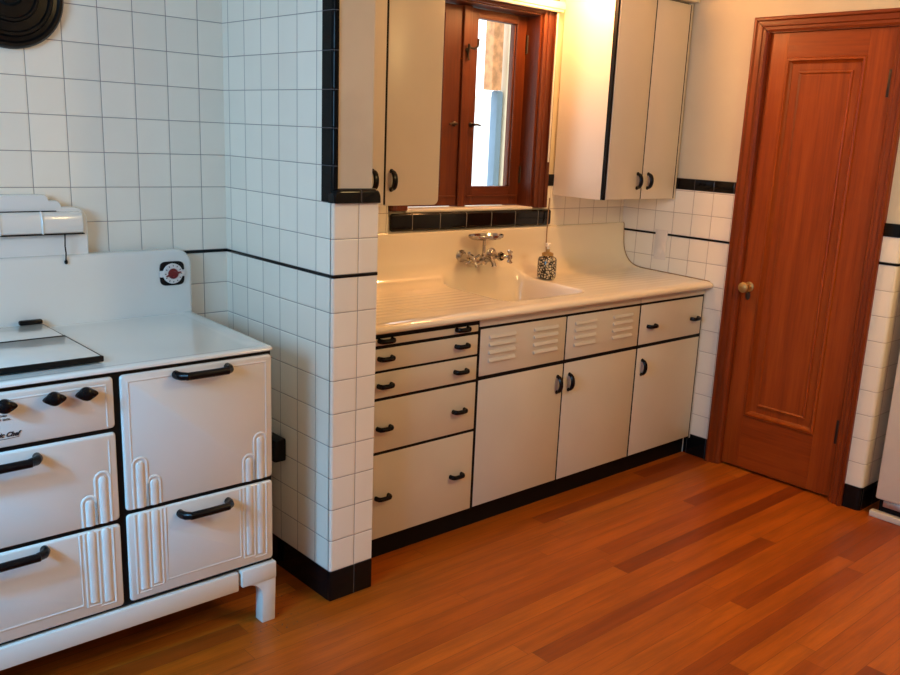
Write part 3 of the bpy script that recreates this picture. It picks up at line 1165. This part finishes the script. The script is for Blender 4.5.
def ring_round(poly, r, z, seg=5):
    out = []
    n = 4
    for i in range(n):
        p, q, s = Vector(poly[i - 1]), Vector(poly[i]), Vector(poly[(i + 1) % n])
        a, c = (p - q).normalized(), (s - q).normalized()
        for k in range(seg + 1):
            t = k / seg
            A, C = q + a * r, q + c * r
            pt = A * (1 - t) ** 2 + q * 2 * t * (1 - t) + C * t ** 2
            out.append((pt.x, pt.y, z))
    return out


rings = [ring_round(inset(outer, .004), .02, zt - .013), ring_round(outer, .022, zt - .0105), ring_round(outer, .022, zt - .006), ring_round(inset(outer, .003), .022, zt - .002),
         ring_round(inset(outer, .010), .022, zt), ring_round(inset(outer, .028), .022, zt), ring_round(inset(outer, .036), .022, zt - .003), ring_round(inset(outer, .05), .03, zt - .005)]
obj('worktop', loft(B(), rings), 'enamel', st, smooth=50)
# covers over the burners
bmk = B()
CX1 = -.668
box(bmk, SX0 + .03, CX1, .109, .390, zt + .0005, zt + .014, .004)
fl = obj('burner_cover', bmk, 'enamel', st)
bmk = B()
box(bmk, SX0 + .028, CX1 + .003, .099, .109, zt - .001, zt + .0155, .003)
box(bmk, CX1 - .001, CX1 + .004, .107, .395, zt - .001, zt + .0125, .001)
obj('edge_strip', bmk, 'black_paint', fl, label='black edging')
bmk = B()
box(bmk, SX0 + .03, CX1, .396, .600, zt + .0005, zt + .013, .004)
fb = obj('burner_cover', bmk, 'enamel', st)
bmk = B()
box(bmk, SX0 + .03, CX1 - .0, .3885, .3975, zt + .001, zt + .0152, .001)
box(bmk, CX1 - .001, CX1 + .0025, .396, .600, zt - .001, zt + .0115, .001)
obj('edge_strip', bmk, 'black_paint', fb, label='black edging')
bmk = B()
box(bmk, -.735, -.667, .590, .608, zt + .012, zt + .027, .005)
obj('hinge', bmk, 'black_pull', fb, label='black hinge block')
# back panel
rings = []
for dy, ins in ((0.664, 0), (.632, 0), (.626, .002), (.622, .006), (.621, .012)):
    rings.append([(q[0], dy, q[1]) for q in rrect(SX0 + ins, SX1 + .034 - ins, zt - .01, 1.121 - ins, .050 - ins * .5, 8, (0, 0, 1, 1))])
bp = obj('back_panel', loft(B(), rings), 'enamel', st, smooth=50)
# minute timer
tx, tz, ty = -.236, 1.042, .621
tm = obj('timer_dial', None or prism(B(), [(tx + .043 * (abs(math.cos(a)) ** .42) * (1 if math.cos(a) > 0 else -1), tz + .041 * (abs(math.sin(a)) ** .42) * (1 if math.sin(a) > 0 else -1)) for a in [2 * PI * k / 40 for k in range(40)]], 1, ty - .005, ty + .003, .0015, 1), 'black_pull', st, label='square black timer with white ring')
bm = B()
lathe(bm, [(.018, .0), (.018, .008), (.021, .0095), (.033, .0085), (.0345, .006), (.0345, 0)], (tx, ty - .004, tz), (0, -1, 0), 32)
for sg in (-1, 1):
    box(bm, tx + sg * .039 - .006, tx + sg * .039 + .006, ty - .009, ty - .003, tz - .011, tz + .011, .002)
obj('ring', bm, 'dial_white', tm, label='white numbered ring')
bm = B()
for k in range(12):
    a = 2 * PI * k / 12
    ca, sa = math.cos(a), math.sin(a)
    tube(bm, [(tx + .025 * ca, ty - .0133, tz + .025 * sa), (tx + .030 * ca, ty - .0131, tz + .030 * sa)], .0014, 5)
obj('tick_marks', bm, 'ink', tm)
bm = B()
lathe(bm, [(0, .0), (.0175, 0), (.0175, .010), (.0155, .013), (.010, .014), (.009, .018), (0, .019)], (tx, ty - .004, tz), (0, -1, 0), 28)
tube(bm, [(tx - .026, ty - .015, tz - .008), (tx, ty - .018, tz), (tx + .026, ty - .015, tz + .005)], [.0022, .006, .0022], 8)
obj('dial_knob', bm, 'red_dial', tm, label='dark red turning knob')

# lamp hood over the back panel
HX1 = -.498
HX0 = -1.31
hood = empty('hood_mount', (0, 0, 0))
COL.objects.unlink(hood)
bpy.data.objects.remove(hood)
half = [(HX1, 1.118), (HX1, 1.228), (HX1 - .003, 1.243), (HX1 - .010, 1.256), (HX1 - .022, 1.265), (HX1 - .036, 1.268), (HX1 - .076, 1.270), (HX1 - .080, 1.284),
        (HX1 - .087, 1.289), (HX1 - .112, 1.290), (HX1 - .116, 1.302), (HX1 - .122, 1.307), (HX1 - .14, 1.308)]
mid = (HX0 + HX1) / 2
pl = half + [(2 * mid - a, c) for a, c in half[::-1]]
rings = []
for dy, sc in ((.676, 1.0), (.652, 1.0), (.645, .997), (.642, .990)):
    rings.append([(mid + (a - mid) * sc, dy, 1.2 + (c - 1.2) * (1 - (1 - sc) * 2.5)) for a, c in pl])
lh = obj('light_hood', loft(B(), rings), 'enamel_hood', st, smooth=30)
# projecting shade with flutes
bm = B()
sec = [(.648, 1.257), (.630, 1.256), (.621, 1.250), (.617, 1.238), (.615, 1.215), (.616, 1.196), (.620, 1.190), (.648, 1.190)]
prism(bm, sec, 0, HX0 + .04, HX1 - .023, .003, 2)
for xx in (-.640, -.760, -.88, -1.0, -1.12):
    tube(bm, [(xx - .002, a - .001, c) for a, c in sec[1:7]], .0035, 6)
lamp_shade = obj('shade', bm, 'enamel_hood', lh, smooth=40)
bm = B()
box(bm, HX0 + .04, HX1 - .020, .616, .643, 1.1865, 1.1905, .001)
box(bm, HX0 + .10, HX1 - .095, .634, .644, 1.2565, 1.2592, .0008)
obj('seam', bm, 'black_paint', lh, label='dark seams')
bm = B()
tube(bm, [(-.578, .617, 1.188), (-.580, .6165, 1.15), (-.5785, .616, 1.13), (-.580, .6155, 1.108)], .0022, 6)
lathe(bm, [(0, 0), (.004, .002), (.0055, .008), (.003, .014), (0, .016)], (-.580, .6155, 1.094))
obj('pull_chain', bm, 'black_paint', lh, label='black pull chain')

# range fronts with embossed flutes
YP = SY                      # face of the enamel fronts


def ridge(bm, pts, r=.0048):
    tube(bm, [(a, YP + .0012, c) for a, c in pts], r, 8, flat=((0, 1, 0), .62))


def rib(bm, x, z0, z1):
    n = 6
    tube(bm, [(x, YP + .0005, z0 + (z1 - z0) * k / n) for k in range(n)] + [(x, YP + .0005, z1), (x, YP + .0008, z1 + .006)], [.0115] * n + [.0115, .006], 12, flat=((0, 1, 0), .42))


def arch(bm, x0, x1, z0, zt_, r=.0052):
    """inverted U between x0 and x1"""
    h = (x1 - x0) / 2
    cx = (x0 + x1) / 2
    rib(bm, cx, z0, zt_ - h * .9)
    pts = [(x0, z0)]
    for k in range(9):
        a = PI - PI * k / 8
        pts.append((cx + h * math.cos(a), zt_ - h + h * math.sin(a)))
    pts.append((x1, z0))
    ridge(bm, pts, r)


def quarter(bm, x_in, x_wall, z0, zt_, sg):
    """one stepped flute: upright at x_in curving into x_wall"""
    h = abs(x_wall - x_in)
    pts = [(x_in, z0)]
    for k in range(7):
        a = 0.5 * PI * k / 6
        pts.append((x_in + sg * h * (1 - math.cos(a)), zt_ - h + h * math.sin(a)))
    ridge(bm, pts)


def slab(name, x0, x1, z0, z1, extra=None, parent=st):
    pl = rrect(x0, x1, z0, z1, .010, 4)
    rings = []
    for dy, ins in ((SY + .020, 0), (SY + .006, 0), (SY + .002, .0015), (SY, .005)):
        rings.append([(q[0], dy, q[1]) for q in rrect(x0 + ins, x1 - ins, z0 + ins, z1 - ins, .010, 4)])
    bm = loft(B(), rings)
    if extra:
        extra(bm)
    return obj(name, bm, 'enamel', parent, smooth=50)


LX0, LX1 = SX0 + .004, -.673          # left column
RX0, RX1 = -.655, SX1 - .004          # right column


def border(bm, x0, x1, z0, z1, sides):
    i = .020
    a, c, e, g = x0 + i, x1 - i, z0 + i, z1 - i
    if 't' in sides:
        ridge(bm, [(a, g), (c, g)], .0038)
    if 'l' in sides:
        ridge(bm, [(a, sides['l']), (a, g)], .0038)
    if 'r' in sides:
        ridge(bm, [(c, sides['r']), (c, g)], .0038)


def ex_ctrl(bm):
    border(bm, LX0, LX1, .738, .881, {'t': 1, 'l': .748, 'r': .745})


def flutes(bm, x0, x1, z0, tops, lo):
    """symmetric stepped flutes at both lower corners; tops = heights of the outer and inner arch"""
    for side in (0, 1):
        sg = 1 if side == 0 else -1
        e = x0 if side == 0 else x1
        for k, (a, w) in enumerate(((.022, .040), (.062, .036))):
            xa, xb = e + sg * a, e + sg * (a + w)
            arch(bm, min(xa, xb), max(xa, xb), z0, tops[k])


def flutes_low(bm, x0, x1, z0, z1, zl):
    for side in (0, 1):
        sg = 1 if side == 0 else -1
        e = x0 if side == 0 else x1
        for a in (.022, .062, .098):
            x = e + sg * a
            ridge(bm, [(x, z1 - .004), (x, zl + (.0 if a < .06 else .008))])
        for a, c in ((.022, .062), (.062, .098)):
            rib(bm, e + sg * (a + c) / 2, zl + (.010 if a < .05 else .018), z1 - .008)
            ridge(bm, [(e + sg * a, zl + (.0 if a < .06 else .008)), (e + sg * c, zl + (.0 if a < .06 else .008))], .0035)
    ridge(bm, [(x0 + .110, z1 - .004), (x0 + .110, zl + .016), (x1 - .110, zl + .016), (x1 - .110, z1 - .004)], .0045)


def ex_rdoor(bm):
    border(bm, RX0, RX1, .491, .881, {'t': 1, 'l': .625, 'r': .625})
    flutes(bm, RX0, RX1, .494, (.640, .578), 0)


def ex_oven(bm):
    border(bm, LX0, LX1, .473, .727, {'r': .61, 'l': .61})
    flutes(bm, LX0, LX1, .476, (.622, .560), 0)


def big_handle(parent, xc, z, length):
    bm = B()
    arch_handle(bm, (xc, SY, z), (1, 0, 0), (0, -1, 0), length, .038, .0105, 12, 1.1, .8)
    return obj('handle', bm, 'black_pull', parent, label='black bar handle')


ctrl = slab('control_panel', LX0, LX1, .739, .881, ex_ctrl)
for xk in (-.750, -.829, -.944, -1.06, -1.15):
    bm = B()
    zk = .851
    lathe(bm, [(.0, 0), (.010, 0), (.010, .010), (.0175, .013), (.019, .020), (.016, .030), (.009, .035), (0, .036)], (xk, SY, zk), (0, -1, 0), 24)
    # pointed wings of the knob
    rg = []
    for dy, sc in ((.014, .8), (.020, 1.0), (.028, .95), (.033, .6)):
        rg.append([(xk + .029 * sc * math.cos(a) * (0.62 + 0.38 * abs(math.cos(a)) ** 3), SY - dy, zk + .0165 * sc * math.sin(a)) for a in [2 * PI * k / 24 for k in range(24)]])
    loft(bm, rg)
    obj('knob', bm, 'black_pull', ctrl, label='black pointed knob')


def text(body, x, z, size, shear, bold, mat, name, y=SY - .0008):
    cu = bpy.data.curves.new('txt', 'FONT')
    cu.body = body
    cu.size = size
    cu.shear = shear
    cu.offset = bold
    cu.extrude = .0004
    cu.align_x = 'CENTER'
    to = bpy.data.objects.new('txt', cu)
    COL.objects.link(to)
    bpy.context.view_layer.update()
    dg = bpy.context.evaluated_depsgraph_get()
    me = bpy.data.meshes.new_from_object(to.evaluated_get(dg))
    bpy.data.objects.remove(to)
    b = B()
    b.from_mesh(me)
    bpy.data.meshes.remove(me)
    for v in b.verts:
        v.co = Vector((x + v.co.x, y - v.co.z, z + v.co.y))
    return b


bm = text('Magic Chef', -.948, .767, .0160, .45, .0006, 'ink', 'script')
tube(bm, [(-.985, SY - .0008, .7625), (-.945, SY - .0008, .7615), (-.912, SY - .0008, .7635)], .0007, 5)
obj('script_lettering', bm, 'ink', ctrl, label='black script lettering')
bm = text('OVEN', -.945, .8195, .0065, 0, 0, 'ink', 'mark')
merge(bm, text('OFF  BROIL', -.945, .8095, .0065, 0, 0, 'ink', 'mark'))
obj('knob_marking', bm, 'ink', ctrl, label='tiny black marking')

ov = slab('oven_door', LX0, LX1, .473, .727, ex_oven)
big_handle(ov, -.990, .700, .230)
dr = slab('broiler_drawer', LX0, LX1, .212, .461, lambda bm: flutes_low(bm, LX0, LX1, .212, .461, .232))
big_handle(dr, -.986, .443, .225)
rd = slab('warming_door', RX0, RX1, .491, .881, ex_rdoor)
big_handle(rd, -.424, .862, .156)
rl = slab('lower_drawer', RX0, RX1, .215, .479, lambda bm: flutes_low(bm, RX0, RX1, .215, .479, .235))
big_handle(rl, -.428, .447, .150)
# plinth and legs
bm = B()
box(bm, SX0 + .11, -.322, SY - .004, SY + .020, .138, .2015, .005)
obj('apron', bm, 'enamel', st)
bm = B()
box(bm, SX1 - .022, SX1 + .002, SY + .03, SB - .03, .138, .2015, .004)
obj('apron', bm, 'enamel', st)


def leg(x_out, sg, y0, y1):
    """x_out outer side, bracket widening to the inside"""
    pl = [(x_out, .203), (x_out + sg * .118, .203), (x_out + sg * .118, .146)]
    for k in range(10):
        a = 0.5 * PI * k / 9
        pl.append((x_out + sg * (.049 + .052 * (1 - math.sin(a))), .146 - .050 * (1 - math.cos(a))))
    pl += [(x_out + sg * .049, .09), (x_out + sg * .051, 0), (x_out + sg * .004, 0), (x_out, .138)]
    bm = prism(B(), pl, 1, y0, y1, .004, 2)
    box(bm, min(x_out, x_out + sg * .118) - .002, max(x_out, x_out + sg * .118) + .0, y0 - .003, y1, .148, .204, .004)
    return bm


obj('leg', leg(SX1 + .003, -1, SY - .005, SY + .040), 'enamel', st)
obj('leg', leg(SX0 - .003, 1, SY - .005, SY + .040), 'enamel', st)
obj('leg', leg(SX1 + .003, -1, SB - .06, SB - .02), 'enamel', st)
obj('leg', leg(SX0 - .003, 1, SB - .06, SB - .02), 'enamel', st)

# black gas box in the gap between range and partition
gb = empty('gas_shutoff_box', (-.03, .33, .41), 'small black box on the tiled partition in the gap beside the range', 'gas box')
obj('housing', box(B(), -.045, -.0005, .275, .40, .418, .50, .006), 'black_iron', gb)
obj('pipe', tube(B(), [(-.03, .36, .42), (-.03, .36, .20), (-.03, .36, .0)], .012, 10), 'black_iron', gb)

# crumbs on the floor by the range leg
bm = B()
for k in range(46):
    cx, cy = (-.19, -.02) if k % 3 else (-.10, .12)
    x, y = random.gauss(cx, .06), random.gauss(cy, .04)
    if -.255 < x < -.185 and .0 < y < .08:
        continue
    s = random.uniform(.0008, .0026)
    bmesh.ops.create_icosphere(bm, subdivisions=1, radius=s, matrix=Matrix.Translation((x, y, s * .5)) @ Matrix.Diagonal((1.3, 1, .6, 1)))
tag(obj('floor_crumbs', bm, 'crumb'), 'dark dust crumbs scattered on floor by the range leg', 'crumbs', kind='stuff')

# round black vent cover on the stove wall
vc = empty('vent_cover', (-.68, YB, 1.886), 'round black ribbed vent cover high on the stove wall', 'vent cover')
bm = B()
lathe(bm, [(.0, .03), (.03, .032), (.034, .036), (.04, .03), (.07, .030), (.074, .036), (.080, .036), (.084, .028), (.108, .026), (.112, .032), (.120, .032), (.125, .022), (.136, .020), (.142, .026), (.150, .026), (.156, .018), (.157, 0.001)], (-.68, YB - .0005, 1.886), (0, -1, 0), 56)
obj('cover', bm, 'black_iron', vc)

# ------------------------------------------------------------------ refrigerator at the right edge
FX0, FX1, FY0, FY1 = 2.268, 2.93, -1.52, -.832
fr = empty('refrigerator', (2.6, -1.17, 0), 'white refrigerator at the right edge beside the tiled corner', 'refrigerator')
obj('cabinet', box(B(), FX0 + .06, FX1, FY0, FY1, .03, 1.65, .012), 'fridge_white', fr)
obj('door', box(B(), FX0, FX0 + .055, FY0, FY1, .088, 1.645, .010, 3), 'fridge_white', fr)
obj('plinth', box(B(), FX0 + .035, FX0 + .06, FY0 + .01, FY1 - .01, 0, .087), 'black_paint', fr, smooth=0)
obj('kick_plate', box(B(), FX0 + .0, FX0 + .034, FY0 + .0, FY1 + .015, .0, .028, .004), 'fridge_grille', fr, label='cream kick plate')
bm = B()
box(bm, FX0 + .006, FX0 + .05, FY1 - .125, FY1 - .035, .058, .0875, .003)
lathe(bm, [(0, 0), (.006, 0), (.006, .003), (0, .004)], (FX0 + .006, FY1 - .055, .072), (-1, 0, 0), 12)
obj('hinge', bm, 'steel', fr, label='metal hinge')

# ------------------------------------------------------------------ ceiling lamp (overhead, lights the room)
cl = empty('ceiling_lamp', (1.4, -1.9, CEIL), 'round ceiling lamp in the middle of the kitchen ceiling', 'lamp')
obj('base', lathe(B(), [(0, 0), (.09, 0), (.09, .03), (.03, .045), (.03, .07), (0, .07)], (1.4, -1.9, CEIL - .0005), (0, 0, -1)), 'white_sill', cl)
